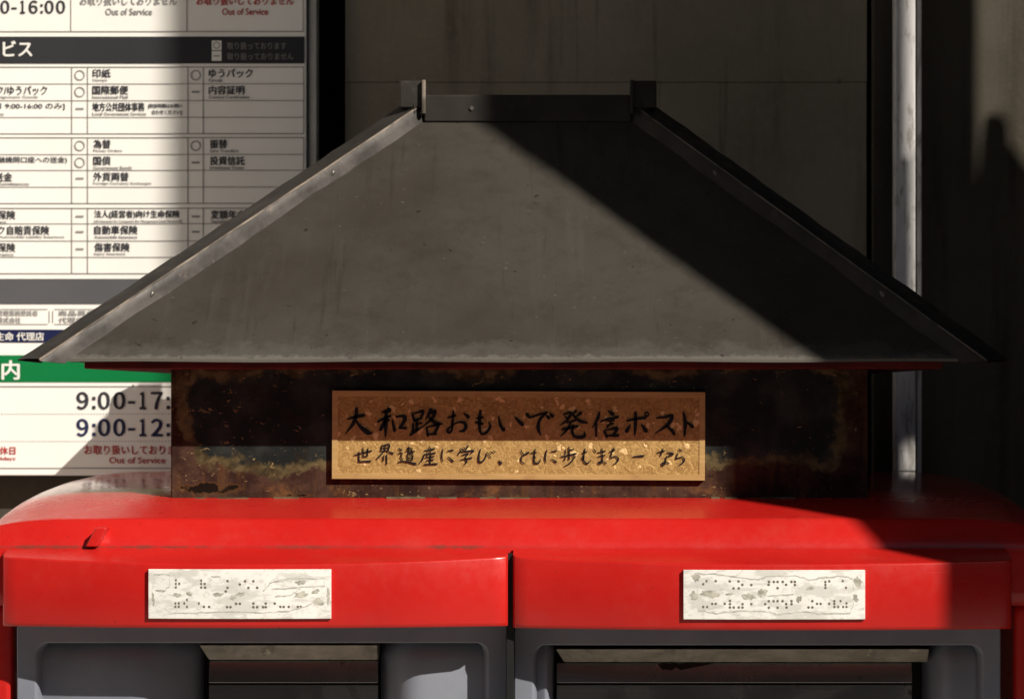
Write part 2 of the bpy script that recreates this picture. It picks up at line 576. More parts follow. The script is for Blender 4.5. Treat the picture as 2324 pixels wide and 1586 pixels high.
# white boxed downpipe on the wall, right of the roofed box
pipe = thing('downpipe', (X(2055, .6), .6, Z(1070, .578)), 'white square downpipe on the wall right of the roof, partly sunlit', 'downpipe')
MB().box(X(2030, .578), X(2078, .578), .578, .597, Z(1071, .578), TOPZ).build('pipe_body', PIPE, pipe, bevel=.002)
MB().box(X(2081, .59), X(2092, .59), .59, YW - .006, Z(1074, .59), TOPZ).build('pipe_flange', PIPE, pipe, bevel=.001)
MB().box(X(2024, .585), X(2096, .585), .585, YW - .006, Z(-120, .585), Z(-90, .585)).build('pipe_bracket', PIPE, pipe, bevel=.001)

# ================================================================== NOTICE BOARD
YB = 0.59
board = thing('notice_board', (-.4, YB, Z(1080, YB)), 'white post office notice board with printed service tables, left of the roof', 'notice board')
MB().box(-.95, X(696, YB), YB, YB + .012, Z(1079, YB), .62).build('panel', BOARD, board, bevel=.0012)
MB().box(X(698.5, YB), X(719, YB), YB + .004, YW - .002, Z(1079, YB), .62).build('edge_trim', EDGE, board, bevel=.0015)


class Print:
    """flat printed marks of one colour on the notice board, or on any face at depth y"""
    def __init__(s, y): s.v, s.f, s.y = [], [], y

    def quad(s, x0, x1, y0, y1):
        k = len(s.v)
        s.v += [(X(x0, YB), s.y, Z(y1, YB)), (X(x1, YB), s.y, Z(y1, YB)), (X(x1, YB), s.y, Z(y0, YB)), (X(x0, YB), s.y, Z(y0, YB))]
        s.f.append((k, k + 1, k + 2, k + 3))

    def hl(s, y, x0, x1, t=1.5): s.quad(x0, x1, y - t / 2, y + t / 2)
    def vl(s, x, y0, y1, t=1.5): s.quad(x - t / 2, x + t / 2, y0, y1)

    def ring(s, cx, cy, r, t):
        n = 24
        k = len(s.v)
        for rr in (r - t / 2, r + t / 2):
            for i in range(n):
                a = 2 * math.pi * i / n
                s.v.append((X(cx + rr * math.cos(a), YB), s.y, Z(cy + rr * math.sin(a), YB)))
        s.f += [(k + i, k + (i + 1) % n, k + n + (i + 1) % n, k + n + i) for i in range(n)]

    def text(s, txt, x0, x1, y0, y1, bold=0.35):
        """one line of type fitted to a box; heavier weights are struck twice, slightly apart"""
        cu = bpy.data.curves.new('t', 'FONT')
        cu.body = txt
        cu.size = 1.0
        cu.resolution_u = 3
        ob = bpy.data.objects.new('t', cu)
        COL.objects.link(ob)
        dg = bpy.context.evaluated_depsgraph_get()
        dg.update()
        me = bpy.data.meshes.new_from_object(ob.evaluated_get(dg))
        xs = [v.co.x for v in me.vertices]
        ys = [v.co.y for v in me.vertices]
        if xs:
            ax, bx, ay, by = min(xs), max(xs), min(ys), max(ys)
            for q, (dx, dy) in enumerate(((-bold, 0), (bold, 0), (0, bold * .6), (0, -bold * .6)) if bold else ((0, 0),)):
                k = len(s.v)
                for v in me.vertices:
                    px = x0 + (v.co.x - ax) / max(bx - ax, 1e-6) * (x1 - x0) + dx
                    py = y1 - (v.co.y - ay) / max(by - ay, 1e-6) * (y1 - y0) + dy
                    s.v.append((X(px, YB), s.y - q * .00004, Z(py, YB)))
                s.f += [tuple(i + k for i in p.vertices) for p in me.polygons]
        bpy.data.objects.remove(ob)
        bpy.data.curves.remove(cu)
        bpy.data.meshes.remove(me)

    def hours(s, txt, x0, y0, y1):
        """opening hours set in a humanist figure, character by character; x0 is the left edge"""
        u = (y1 - y0) / 40.0
        x = x0
        for ch in txt:
            if ch == ':':
                for a, b in ((11, 19), (31.5, 39.5)): s.quad(x + u * 1, x + u * 8.6, y0 + u * a, y0 + u * b)
                x += u * 14
            elif ch == '-':
                s.quad(x - u * 1, x + u * 15, y0 + u * 21, y0 + u * 27)
                x += u * 22
            else:
                wd = 18 if ch == '1' else 27
                s.text(chr(ord(ch) + 0xFEE0), x + (u * 3 if ch == '1' else 0) + u * 1.2, x + u * wd - u * 1.2, y0 + u * .7, y1 - u * .7, u * 1.7)
                x += u * (29 if ch == '1' else 34.5)

    def build(s, name, mat, parent):
        me = bpy.data.meshes.new(name)
        me.from_pydata(s.v, [], s.f)
        bm = bmesh.new()
        bm.from_mesh(me)
        for f in bm.faces:
            if f.normal.y > 0: f.normal_flip()
        bm.to_mesh(me)
        bm.free()
        return link(name, me, mat, parent)


LAY1, LAY2 = YB - .0006, YB - .0011


def band(mt, a, b, label):
    p = Print(LAY1)
    p.quad(-900, 691 if b < 800 else 690, a, b)
    o = p.build('header_band', mt, board)
    o['label'] = label
    return o


def rules():
    return Print(LAY1)


# top box of the board: the end of an opening-hours table
r = rules()
r.hl(72.5, -900, 689, 2)
for x in (161, 424, 688): r.vl(x, -200, 72.5, 1.7)
o = r.build('hours_table', LINEP, board)
p = Print(LAY1); p.hours('9:00-16:00', -61, 2, 32); p.build('black_lettering', TEXTP, o)
p = Print(LAY1); p.text('お取り扱いしておりません', 182, 401, -10, 13, .6); p.text('Out of Service', 240, 345, 20, 35, .45); p.build('grey_lettering', FAINTP, o)
p = Print(LAY1); p.text('お取り扱いしておりません', 446, 666, -10, 13, .5); p.text('Out of Service', 504, 608, 20, 35, .3); p.build('red_lettering', REDP, o)

# charcoal band with its legend
o = band(BLACKP, 84, 145, 'charcoal header band')
p = Print(LAY2); p.text('窓口サービス', -150, 73, 93, 130, 1.2); p.build('white_lettering', WHITEP, o)
p = Print(LAY2); p.quad(481, 503, 93, 115); p.quad(481, 503, 117, 139); p.build('legend_box', WHITEP, o)
p = Print(YB - .0016); p.ring(492, 104, 7, 2.2); p.quad(485, 499, 126.5, 129.5); p.build('legend_mark', FAINTP, o)
p = Print(LAY2); p.text('取り扱っております', 516, 650, 97, 113, .3); p.text('取り扱っておりません', 516, 666, 121, 137, .3); p.build('dim_lettering', DIMP, o)

T = [153, 191, 229, 267, 304], [313, 351, 387, 425, 462], [473, 508, 547, 584, 621]
col1 = [[(1, 'レターパック/ゆうパック', -100, 107, 'Postal Consignment Goods', -60, 86, .45), (2, '各種お預かり[平日 9:00-16:00 のみ]', -160, 147, 'Consultations', -70, 9, .25)],
        [(1, '(他の金融機関口座への送金)', -60, 152, '', 0, 0, .25), (2, '国際送金', -52, 28, 'International Remittances', -80, 66, .45)],
        [(0, '年金保険', -46, 35, 'Pension Insurance', -70, 14, .45), (1, 'バイク自賠責保険', -45, 112, 'Motorcycle Automobile Liability Insurance', -60, 146, .45), (2, '火災保険', -46, 35, 'Fire Insurance', -50, 31, .45)]]
col2 = [[('印紙', 'Stamps', 41, 33), ('国際郵便', 'International Mail', 81, 80), ('地方公共団体事務', 'Local Government Services', 118, 122)],
        [('為替', 'Money Orders', 39, 65), ('国債', 'Government Bonds', 39, 87), ('外貨両替', 'Foreign Currency Exchanges', 80, 131)],
        [('法人(経営者)向け生命保険', 'Life Insurance for Companies (for Management Level Personnel)', 193, 197), ('自動車保険', 'Automobile Insurance', 98, 97), ('傷害保険', 'Injury Insurance', 80, 70)]]
mark2 = ['oo-', 'oo-', '---']
col3 = [[('ゆうパック', 'Parcels', 99, 30), ('内容証明', 'Content Certification', 80, 92)],
        [('振替', 'Giro Transfers', 39, 65), ('投資信託', 'Investment Trusts', 79, 76)],
        [('変額年金保険', 'Variable Annuities', 118, 90)]]
mark3 = ['o-', 'o-', '--']
for k in range(3):
    r = rules()
    for i, y in enumerate(T[k]): r.hl(y, -900, 689, 1.9 if i in (0, 4) else 1.5)
    for x in (163, 199, 426, 461, 689): r.vl(x, T[k][0], T[k][-1], 1.8)
    o = r.build('service_table', LINEP, board)
    tx, fa, sy = Print(LAY1), Print(LAY1), Print(LAY1)
    sh = 2.2 * k
    for cols, marks, cx, x0 in ((col2, mark2, 181, 210), (col3, mark3, 444, 474)):
        for i, mk in enumerate(marks[k]):
            y = T[k][i] + 18.5
            if mk == 'o': sy.ring(cx, y, 10.5, 2.8)
            else: sy.quad(cx - 9, cx + 9, y - 2.2, y + 2.2)
        for i, (ja, en, wj, we) in enumerate(cols[k]):
            y = T[k][i]
            tx.text(ja, x0 + sh, x0 + sh + wj, y + 4.5, y + 24, .5)
            fa.text(en, x0 + sh, x0 + sh + we, y + 26.5, y + 33.5, .3)
    for (i, ja, a, b, en, ea, eb, bd) in col1[k]:
        y = T[k][i]
        tx.text(ja, a, b, y + 5, y + 25 if bd > .3 else y + 21, bd)
        if en: fa.text(en, ea, eb, y + 27, y + 34, .3)
    if k == 0:
        tx.text('[取扱時間はお問い', 337, 413, 236, 247, .25)
        tx.text('合わせください]', 344, 412, 250, 262, .25)
    tx.build('black_lettering', TEXTP, o)
    fa.build('grey_lettering', FAINTP, o)
    sy.build('service_marks', FAINTP, o)

band(GREYP, 633, 690, 'slate grey band')
for x0, x1, q in ((-260, 112, (('管理業務受託者', -6, 86, 705, 717), ('株式会社', -6, 47, 720, 733))), (120, 500, (('商品募集業務', 133, 260, 705, 717), ('代理店株式会社', 133, 270, 720, 733)))):
    r = rules()
    r.hl(702, x0 + 3, x1 - 3, 1.4); r.hl(736, x0 + 3, x1 - 3, 1.4)
    r.vl(x0, 705, 733, 1.4); r.vl(x1, 705, 733, 1.4)
    o = r.build('caption_box', LINEP, board)
    p = Print(LAY1)
    for a in q: p.text(*a, .45)
    p.build('grey_lettering', FAINTP, o)
o = band(NAVYP, 748, 777, 'navy band')
p = Print(LAY2); p.text('かんぽ生命 代理店', -72, 100, 754, 773, .5); p.build('white_lettering', WHITEP, o)
o = band(GREENP, 806, 867, 'green band')
p = Print(LAY2); p.text('ご利用案内', -186, 44, 818, 861, 1.4); p.build('white_lettering', WHITEP, o)

r = rules()
r.hl(877, -900, 690, 2)
r.hl(1062, -900, 690, 2)
for i in range(120):
    for yy in (939, 1001): r.quad(-200 + i * 7, -197 + i * 7, yy - .8, yy + .8)
o = r.build('hours_table', LINEP, board)
p = Print(LAY1); p.hours('9:00-17:00', 174, 889, 929); p.build('black_lettering', TEXTP, o)
p = Print(LAY1); p.hours('9:00-12:30', 174, 950, 990)
p.build('navy_lettering', flat_mat('navy_ink_print', (0.02, 0.026, 0.075), .5, .2, vary=.03), o)
p = Print(LAY1)
p.text('定休日', -20, 35, 1013, 1031, .5)
p.text('Holidays', -22, 35, 1036, 1046, .3)
p.text('お取り扱いしておりません', 192, 440, 1010, 1031, .5)
p.text('Out of Service', 248, 375, 1037, 1051, .3)
p.build('red_lettering', REDP, o)

# ================================================================== POST BOX
post = thing('post_box', (-.04, .30, GROUND), 'red enamel post box with two hooded letter slots, carrying the roofed box', 'post box')
XL, XR = -.432, .348
prof = [(.150, -1.0), (.150, -.50), (.150, -.150), (.0472, -.150), (.0471, -.140), (.0460, -.1150), (.0465, -.1090), (.0485, -.1045), (.0520, -.0998), (.0565, -.0945), (.0600, -.0906), (.0612, -.0894), (.0628, -.0884), (.0650, -.0878), (.068, -.0873), (.085, -.0845), (.105, -.0813), (.145, -.0758), (.20, -.0705), (.26, -.0668), (.34, -.0640), (.42, -.0632), (.50, -.0645), (.545, -.069), (.562, -.080), (.566, -.10), (.566, -1.0)]
cy_, cz_ = .30, -.30
rad, radx = .022, .066
sec = []
for i in range(13):
    a = math.pi / 2 * i / 12
    sec.append((XL + radx * (1 - math.cos(a)), (1 - math.sin(a)) * rad))
sec += [(XL + radx + (XR - XL - 2 * radx) * t, 0.0) for t in (.1, .25, .4, .55, .7, .85, .95)]
sec += [(XR + XL - x, ins) for x, ins in reversed(sec[:13])]
grid = []
for x, ins in sec:
    row = []
    for (y, z) in prof:
        yy = y - ins if y > .5 else y
        zz = z - ins * min(1.0, max(0.0, (y - .045) / .03)) if z > -.11 else z
        row.append((x, yy, zz))
    grid.append(row)
MB().grid(grid).build('shell', RED, post, smooth=True)
# end caps are closed by the rounding; close the shell's flat sides
for k in (0, -1):
    MB().add([p for p in grid[k]], [tuple(range(len(prof)))]).build('side_panel', RED, post)
for a, b in ((XL + .001, X(29, .055)), (X(2301, .055), XR - .001)):
    MB().box(a, b, .055, .16, -1.0, -.1495).build('side_post', RED, post, bevel=.006, seg=3)


def hood(x0, x1, zb, bulge_r):
    """front hood: bowed in plan, top falling forwards, softly rounded front edge and ends"""
    n = 26
    secs = []
    for i in range(n + 1):
        t = i / n
        # denser at the ends
        t = .5 - .5 * math.cos(math.pi * t)
        x = x0 + (x1 - x0) * t
        u = 2 * t - 1
        yf = .0215 * u * u * (1.0 if u < 0 else bulge_r)
        e = min(x - x0, x1 - x)
        rr = .005
        if e < rr: yf += rr - math.sqrt(max(rr * rr - (rr - e) ** 2, 0))
        top = lambda y: -.1080 - (.050 - y) * .20
        r = .0015
        secs.append([(x, .0452, zb), (x, yf + r, zb), (x, yf + .0006, zb + .0012), (x, yf, zb + .003), (x, yf, top(yf) - r), (x, yf + r * .3, top(yf) - r * .3), (x, yf + r, top(yf + r)),
                     (x, (yf + .045) / 2, top((yf + .045) / 2)), (x, .0452, top(.0452))])
    m = MB().grid(secs, close=True)
    m.add(secs[0], [tuple(range(9))])
    m.add(secs[-1], [tuple(range(9))])
    bm_o = m.build('hood', RED, post, smooth=True)
    es = bm_o.modifiers.new('es', 'EDGE_SPLIT')
    es.split_angle = R(24)
    return bm_o


HL, HR = (X(3, .02), X(1152, .02)), (X(1164, .02), X(2298, .012))
hood(*HL, -.1628, 1.0)
hood(*HR, -.1642, .55)


def bow(x, h, br):
    t = (x - h[0]) / (h[1] - h[0])
    u = 2 * t - 1
    return .0215 * u * u * (1.0 if u < 0 else br)


MB().box(X(1150, .03), X(1166, .03), .030, .052, -.45, -.112).build('gap_seal', RUBBER, post)
# small upright tab on the left hood
tb = MB()
tb.hexa([(X(196, .046), .040, Z(1240, .046)), (X(222, .046), .040, Z(1240, .046)), (X(225, .046), .052, Z(1240, .046)), (X(199, .046), .052, Z(1240, .046)),
         (X(219, .046), .0402, Z(1196, .046)), (X(245, .046), .0402, Z(1196, .046)), (X(247, .046), .056, Z(1196, .046)), (X(221, .046), .056, Z(1196, .046))])
tb.build('latch_tab', RED, post, bevel=.0012)

# braille plates follow the bowed hood
BR1 = [[(0, 0), (0, 1), (.5, 1), (0, 2)], [(0, 0), (0, 1), (0, 2), (1, 0), (1, 1)], [(0, 0), (1, 0), (1, 1)], [(0, 1), (1, 0), (1, 2)], [(0, 0), (1, 1), (0, 2)]]


def plate(x0p, x1p, y0p, y1p, h, br, groups, blots, lines):
    def P(px, py, off):
        x = X(px, .004)
        return (x, bow(x, h, br) - off, Z(py, .004))
    m = MB()
    n = 14
    rows_ = []
    for i in range(n + 1):
        px = x0p + (x1p - x0p) * i / n
        rows_.append([P(px, y1p, -.0004), P(px, y1p, .0026), P(px, y0p, .0026), P(px, y0p, -.0004)])
    m.grid(rows_, close=True)
    m.add(rows_[0], [(0, 1, 2, 3)])
    m.add(rows_[-1], [(0, 1, 2, 3)])
    o = m.build('braille_plate', PLATE, post, bevel=.0004, seg=1)
    d = MB()
    for (px, py) in groups:
        c = P(px, py, .0024)
        d.disc(c, .00098, .00022, 10)
    d.build('braille_dots', DOT, o)
    # stained patches and the frayed outline of the old film
    w_ = MB()
    for kx, (bx0, bx1, by0, by1) in enumerate(blots):
        cx_, cy_ = (bx0 + bx1) / 2, (by0 + by1) / 2
        pts = []
        for q in range(18):
            a = 2 * math.pi * q / 18
            rr = 1 + .16 * math.sin(2 * a + kx) + .14 * math.sin(5 * a + kx * 2.1) + .1 * math.sin(7 * a + kx) + random.uniform(-.22, .22)
            pts.append(P(cx_ + (bx1 - bx0) / 2 * rr * math.cos(a), cy_ + (by1 - by0) / 2 * rr * math.sin(a), .00268))
        w_.add([P(cx_, cy_, .00268)] + pts, [(0, q + 1, (q + 1) % 18 + 1) for q in range(18)])
    me_done = w_.build('stain', STAIN, o, fix=False)
    e_ = MB()
    for lk in lines:
        fine = []
        for q in range(len(lk) - 1):
            for t_ in range(6):
                t = t_ / 6
                fine.append((lk[q][0] + (lk[q + 1][0] - lk[q][0]) * t + random.uniform(-.8, .8), lk[q][1] + (lk[q + 1][1] - lk[q][1]) * t + random.uniform(-1, 1)))
        fine.append(lk[-1])
        e_.grid([[P(x_, y_ - random.uniform(.3, 2.4), .00272), P(x_, y_ + random.uniform(.3, 2.4), .00272)] for x_, y_ in fine])
    e_.build('film_edge', FILM, o, fix=False)
    return o


FILM = flat_mat('peeling_film_edge', (0.47, 0.455, 0.41), .6, .2, vary=.25, scale=200)
STAIN = flat_mat('grey_grime', (0.40, 0.385, 0.33), .6, .2, vary=.35, scale=220)


DOT = flat_mat('grimy_braille_dot', (0.15, 0.13, 0.105), .6, .2)


def cells(x_list, y0, dx, dy, pats):
    out = []
    for x, pat in zip(x_list, pats):
        for c, r in pat: out.append((x + c * dx, y0 + r * dy))
    return out


rl = []
# right plate, from the photo: (x, y) of each dot
for (x, y) in ((905, 341), (945, 341), (890, 355), (1007, 342), (1046, 342), (1063, 357), (1024, 373), (1047, 373), (1103, 358),
               (1182, 344), (1203, 344), (1220, 344), (1243, 344), (1282, 344), (1297, 344), (1180, 357), (1258, 357), (1297, 358), (1220, 372),
               (1433, 345), (1450, 342), (1433, 358), (1433, 371), (1510, 341), (1525, 371),
               (890, 456), (908, 456), (930, 442), (945, 442), (985, 442), (1008, 429), (1008, 443), (1008, 458), (1025, 458), (1047, 458), (1064, 458), (1064, 443), (1103, 443),
               (1181, 430), (1202, 430), (1220, 430), (1242, 430), (1282, 430), (1258, 443), (1282, 443), (1165, 443), (1181, 459), (1220, 459), (1260, 458),
               (1375, 430), (1396, 442), (1412, 442), (1358, 458), (1375, 458), (1450, 442), (1473, 430), (1473, 442), (1500, 430), (1527, 440), (1473, 456), (1490, 456), (1512, 456), (1527, 456)):
    rl.append((1143.7 + .5079 * x, 1143.7 + .5079 * y))
ll = []
for (x, y) in ((790, 337), (790, 353), (805, 353), (790, 369), (903, 338), (903, 353), (918, 353), (903, 369), (920, 369), (1020, 340), (1020, 370), (1012, 386), (1098, 341), (1075, 355), (1135, 341), (1113, 370), (1152, 370),
               (788, 440), (803, 440), (788, 455), (803, 455), (840, 424), (828, 440), (840, 455), (893, 440), (915, 455), (938, 455), (1018, 456), (1033, 456), (1058, 441), (1075, 441), (1135, 440), (1135, 456), (1152, 456), (1190, 440), (1178, 456), (1190, 456),
               (1230, 440), (1255, 455), (1270, 455), (1292, 455), (1332, 455), (1345, 455)):
    ll.append((.5085 * x, 1143.7 + .5085 * y))
KL = lambda q: (.5085 * q[0], 1143.7 + .5085 * q[1])
KR = lambda q: (1143.7 + .5079 * q[0], 1143.7 + .5079 * q[1])


def boxes(K, q):
    return [(K((a, c))[0], K((b, c))[0], K((a, c))[1], K((a, d))[1]) for a, b, c, d in q]


plate(338.5, 752.5, 1290.5, 1402.5, HL, 1.0, ll,
      boxes(KL, [(775, 815, 394, 413), (836, 862, 386, 408), (958, 998, 390, 410), (1032, 1060, 406, 424), (1312, 1378, 388, 414), (1398, 1450, 418, 448), (681, 693, 392, 450), (700, 742, 378, 392), (1325, 1365, 335, 360), (1062, 1098, 390, 408), (1395, 1430, 378, 396), (1460, 1475, 375, 440)]),
      [[KL(q) for q in l] for l in ([(1180, 385), (1215, 345), (1300, 328), (1450, 330), (1452, 362), (1330, 368), (1215, 376)], [(945, 350), (948, 322), (990, 320), (976, 360)], [(690, 312), (760, 312), (762, 368), (745, 374)],
                                    [(765, 486), (900, 481), (1060, 476), (1160, 481), (1290, 476), (1380, 450), (1420, 415)], [(1230, 408), (1300, 405), (1345, 375)])])
plate(1551, 1962, 1292, 1404, HR, .55, rl,
      boxes(KR, [(880, 962, 382, 414), (1068, 1118, 394, 426), (1134, 1172, 372, 414), (1302, 1328, 408, 436), (1345, 1388, 366, 380), (828, 868, 388, 422), (1556, 1580, 402, 434), (1562, 1594, 322, 372), (842, 872, 306, 344), (1400, 1450, 320, 332), (985, 1030, 394, 404)]),
      [[KR(q) for q in l] for l in ([(850, 345), (862, 308), (960, 311), (1040, 324), (1130, 335), (1180, 319), (1300, 316), (1370, 338), (1420, 325), (1500, 319), (1555, 330), (1560, 378)],
                                    [(865, 471), (950, 485), (1060, 471), (1180, 478), (1220, 490), (1330, 476), (1400, 485), (1545, 484), (1560, 440)], [(1180, 406), (1290, 399)])])

# grey letter-slot units under the hoods
YG = .051


def ring_frame(x0, x1, z0, z1, xi0, xi1, zi1, y0, y1, name, mat):
    """flat frame with a rounded-corner opening, running down out of sight, with the opening's wall going back to y1"""
    rr = .008
    inner = [(xi0, z0)]
    for k in range(7):
        a = math.pi - math.pi / 2 * k / 6
        inner.append((xi0 + rr + rr * math.cos(a), zi1 - rr + rr * math.sin(a)))
    for k in range(7):
        a = math.pi / 2 - math.pi / 2 * k / 6
        inner.append((xi1 - rr + rr * math.cos(a), zi1 - rr + rr * math.sin(a)))
    inner.append((xi1, z0))
    m = MB()
    n = len(inner)
    outer = []
    for i, (x, z) in enumerate(inner):
        if i == 0: outer.append((x0, z0))
        elif i == n - 1: outer.append((x1, z0))
        elif i <= 3: outer.append((x0, z))
        elif i <= 7: outer.append((x0 if i == 4 else x, z1))
        elif i <= n - 5: outer.append((x1 if i == n - 5 else x, z1))
        else: outer.append((x1, z))
    cxm = (xi0 + xi1) / 2
    soft = [(x + (.002 if x < cxm else -.002), z + .0004) for x, z in inner]
    deep = [(x + (.0045 if x < cxm else -.0045), z + .001) for x, z in inner]
    side = [(x, y1, z) for x, z in outer]
    m.grid([side, [(x, y0, z) for x, z in outer], [(x, y0, z) for x, z in inner], [(x, y0 + .003, z) for x, z in soft], [(x, y1, z) for x, z in deep]])
    return m.build(name, mat, post, smooth=False, bevel=.0012)


def slot_unit(x0p, x1p, xi0p, xi1p, ty, sl0, sl1, silver_top):
    x0, x1 = X(x0p, YG), X(x1p, YG)
    ring_frame(x0, x1, -.46, -.158, X(xi0p, YG), X(xi1p, YG), Z(ty, YG), YG, .064, 'slot_frame', GREY)
    yb = .060
    a, b = X(sl0, yb), X(sl1, yb)
    L, Rr = X(xi0p - 6, yb), X(xi1p + 6, yb)
    top = Z(ty - 12, yb)
    # cheeks either side of the opening, curving inwards to it
    for side in (0, 1):
        e0, e1 = (L, a) if side == 0 else (Rr, b)
        rows_ = []
        for k in range(17):
            t = k / 16
            x = e0 + (e1 - e0) * t
            q = max(0, (t - .62) / .38)
            y = yb - .007 * math.sin(min(1, t / .8) * math.pi / 2) + .030 * q ** 2.2
            rows_.append([(x, y + .010 * max(0, (zz - (top - .016)) / .016) ** 2, zz) for zz in (-.46, -.30, top - .03, top - .016, top - .010, top - .005, top)])
        rows_.append([(e1, .13, r[2]) for r in rows_[-1]])
        MB().grid(rows_).build('cheek_panel', GREY, post, smooth=True)
    # steel parts of the letter slot
    ys = .066
    s0, s1 = X(silver_top[0], ys), X(silver_top[1], ys)
    zt, zb_ = Z(silver_top[2], ys), Z(silver_top[3], ys)
    m = MB()
    m.hexa([(s0 + .006, ys + .0015, zb_), (s1, ys + .0015, zb_), (s1, ys + .03, zb_), (s0 + .006, ys + .03, zb_), (s0, ys - .0085, zt), (s1, ys - .0085, zt), (s1, ys + .03, zt), (s0, ys + .03, zt)])
    m.build('slot_lintel', STEEL, post, bevel=.0008)
    f0, f1 = X(silver_top[4], ys + .004), X(silver_top[5], ys + .004)
    for (p0, p1, yy, lean) in ((silver_top[3] + 2, 1549, .0685, .004), (1554, 1760, .0685, .002)):
        z1_, z0_ = Z(p0, yy), Z(p1, yy)
        m = MB()
        m.hexa([(f0, yy, z0_), (f1, yy, z0_), (f1, yy + .004, z0_), (f0, yy + .004, z0_), (f0, yy + lean, z1_), (f1, yy + lean, z1_), (f1, yy + lean + .004, z1_), (f0, yy + lean + .004, z1_)])
        fl_o = m.build('slot_flap', STEELF, post, bevel=.0006)
        if x0p > 1000 and p1 < 1600:
            out = [(1494, 1508), (1500, 1503), (1518, 1506), (1530, 1502), (1541, 1507), (1560, 1503), (1590, 1504), (1622, 1505), (1600, 1509), (1575, 1514), (1545, 1520), (1536, 1513), (1524, 1521), (1512, 1518), (1504, 1519)]
            cx_, cy_ = 1530, 1510
            sm_ = MB()
            f_y = lambda q: yy + lean * (p1 - q) / (p1 - p0) - .0006
            sm_.add([(X(cx_, yy), f_y(cy_), Z(cy_, yy))] + [(X(a_, yy), f_y(b_), Z(b_, yy)) for a_, b_ in out], [(0, k + 1, (k + 1) % len(out) + 1) for k in range(len(out))])
            sm_.build('tar_smear', TAR, fl_o, fix=False)
    MB().box(a - .01, b + .01, .105, .11, -.46, -.165).build('slot_interior', RUBBER, post)


slot_unit(38, 1151, 81, 1108, 1459, 446, 860, (455, 858, 1461, 1497, 474, 858))
slot_unit(1167, 2271, 1210, 2231, 1464, 1258, 2108, (1261, 2106, 1470, 1502, 1263, 2070))

# ================================================================== ROOFED BOX
rb = thing('roofed_sign_box', (-.04, .35, -.077), 'rusty dark box under a grey hipped metal roof, with a lettered bronze plaque', 'sign box')
MB().box(-.3015, .2215, .145, .545, -.0785, .0255).build('body', RUST, rb, bevel=.0015)
# flaking paint and sealant where the box meets the red top
sm = MB()
xx = -.300
while xx < .22:
    L_ = random.uniform(.006, .03)
    if random.random() < .55:
        zz = -.0758 + random.uniform(-.0002, .0003)
        h_ = random.uniform(.0002, .0009)
        sm.box(xx, min(xx + L_, .22), .1425 - random.uniform(0, .0012), .146, zz - .001, zz + h_)
    xx += L_ + random.uniform(.002, .02)
sm.build('sealant_bead', flat_mat('cracked_sealant', (0.11, 0.095, 0.055), .8, .2, vary=.4, scale=90), rb)

RC = -.0435                                       # roof centre line
EX0, EX1, EY0, EY1, EZ = -.362, .2755, .085, .561, .0274
HX0, HX1 = -.371, .2845
RX0, RX1, RY, RZ = -.119, .046, .3285, .2258
MB().box(-.3585, .2715, .094, .553, .0205, .0320).build('eave_board', FASCIA, rb, bevel=.001)


def panel(pts, name, th=.003):
    """sheet with thickness and a turned-down drip edge along its first side"""
    nrm = (Vector(pts[1]) - Vector(pts[0])).cross(Vector(pts[-1]) - Vector(pts[0])).normalized()
    if nrm.z < 0: nrm = -nrm
    n = 24
    a, b = Vector(pts[0]), Vector(pts[1])
    d, c = Vector(pts[-1]), Vector(pts[-2])
    top = []
    for j in range(13):
        t = j / 12
        l, r = a.lerp(d, t), b.lerp(c, t)
        top.append([l.lerp(r, i / n) + nrm * (.0009 * math.sin(i * 1.7 + j) * math.sin(math.pi * t) + .0005 * math.sin(i * .9) * (1 - t)) for i in range(n + 1)])
    low = [[p - nrm * th for p in row] for row in reversed(top)]
    edge = [p + Vector((0, 0, -.0020)) for p in top[0]]
    m = MB().grid([[tuple(p) for p in row] for row in [edge] + top + low])
    return m.build(name, ROOF, rb, smooth=False, bevel=0)


F = [(HX0 + .003, EY0, EZ), (HX1 - .003, EY0, EZ), (RX1, RY, RZ), (RX0, RY, RZ)]
BK = [(EX1, EY1, EZ), (EX0, EY1, EZ), (RX0, RY + .0005, RZ), (RX1, RY + .0005, RZ)]
LF = [(EX0, EY1, EZ), (HX0 + .003, EY0 + .001, EZ), (RX0, RY - .0003, RZ), (RX0, RY, RZ)]
RT = [(HX1 - .003, EY0 + .001, EZ), (EX1, EY1, EZ), (RX1, RY, RZ), (RX1, RY - .0003, RZ)]
for q in (F, BK, LF, RT):
    o = panel(q, 'roof_panel')
    for p in o.data.polygons: p.use_smooth = True
    es = o.modifiers.new('es', 'EDGE_SPLIT')
    es.split_angle = R(40)


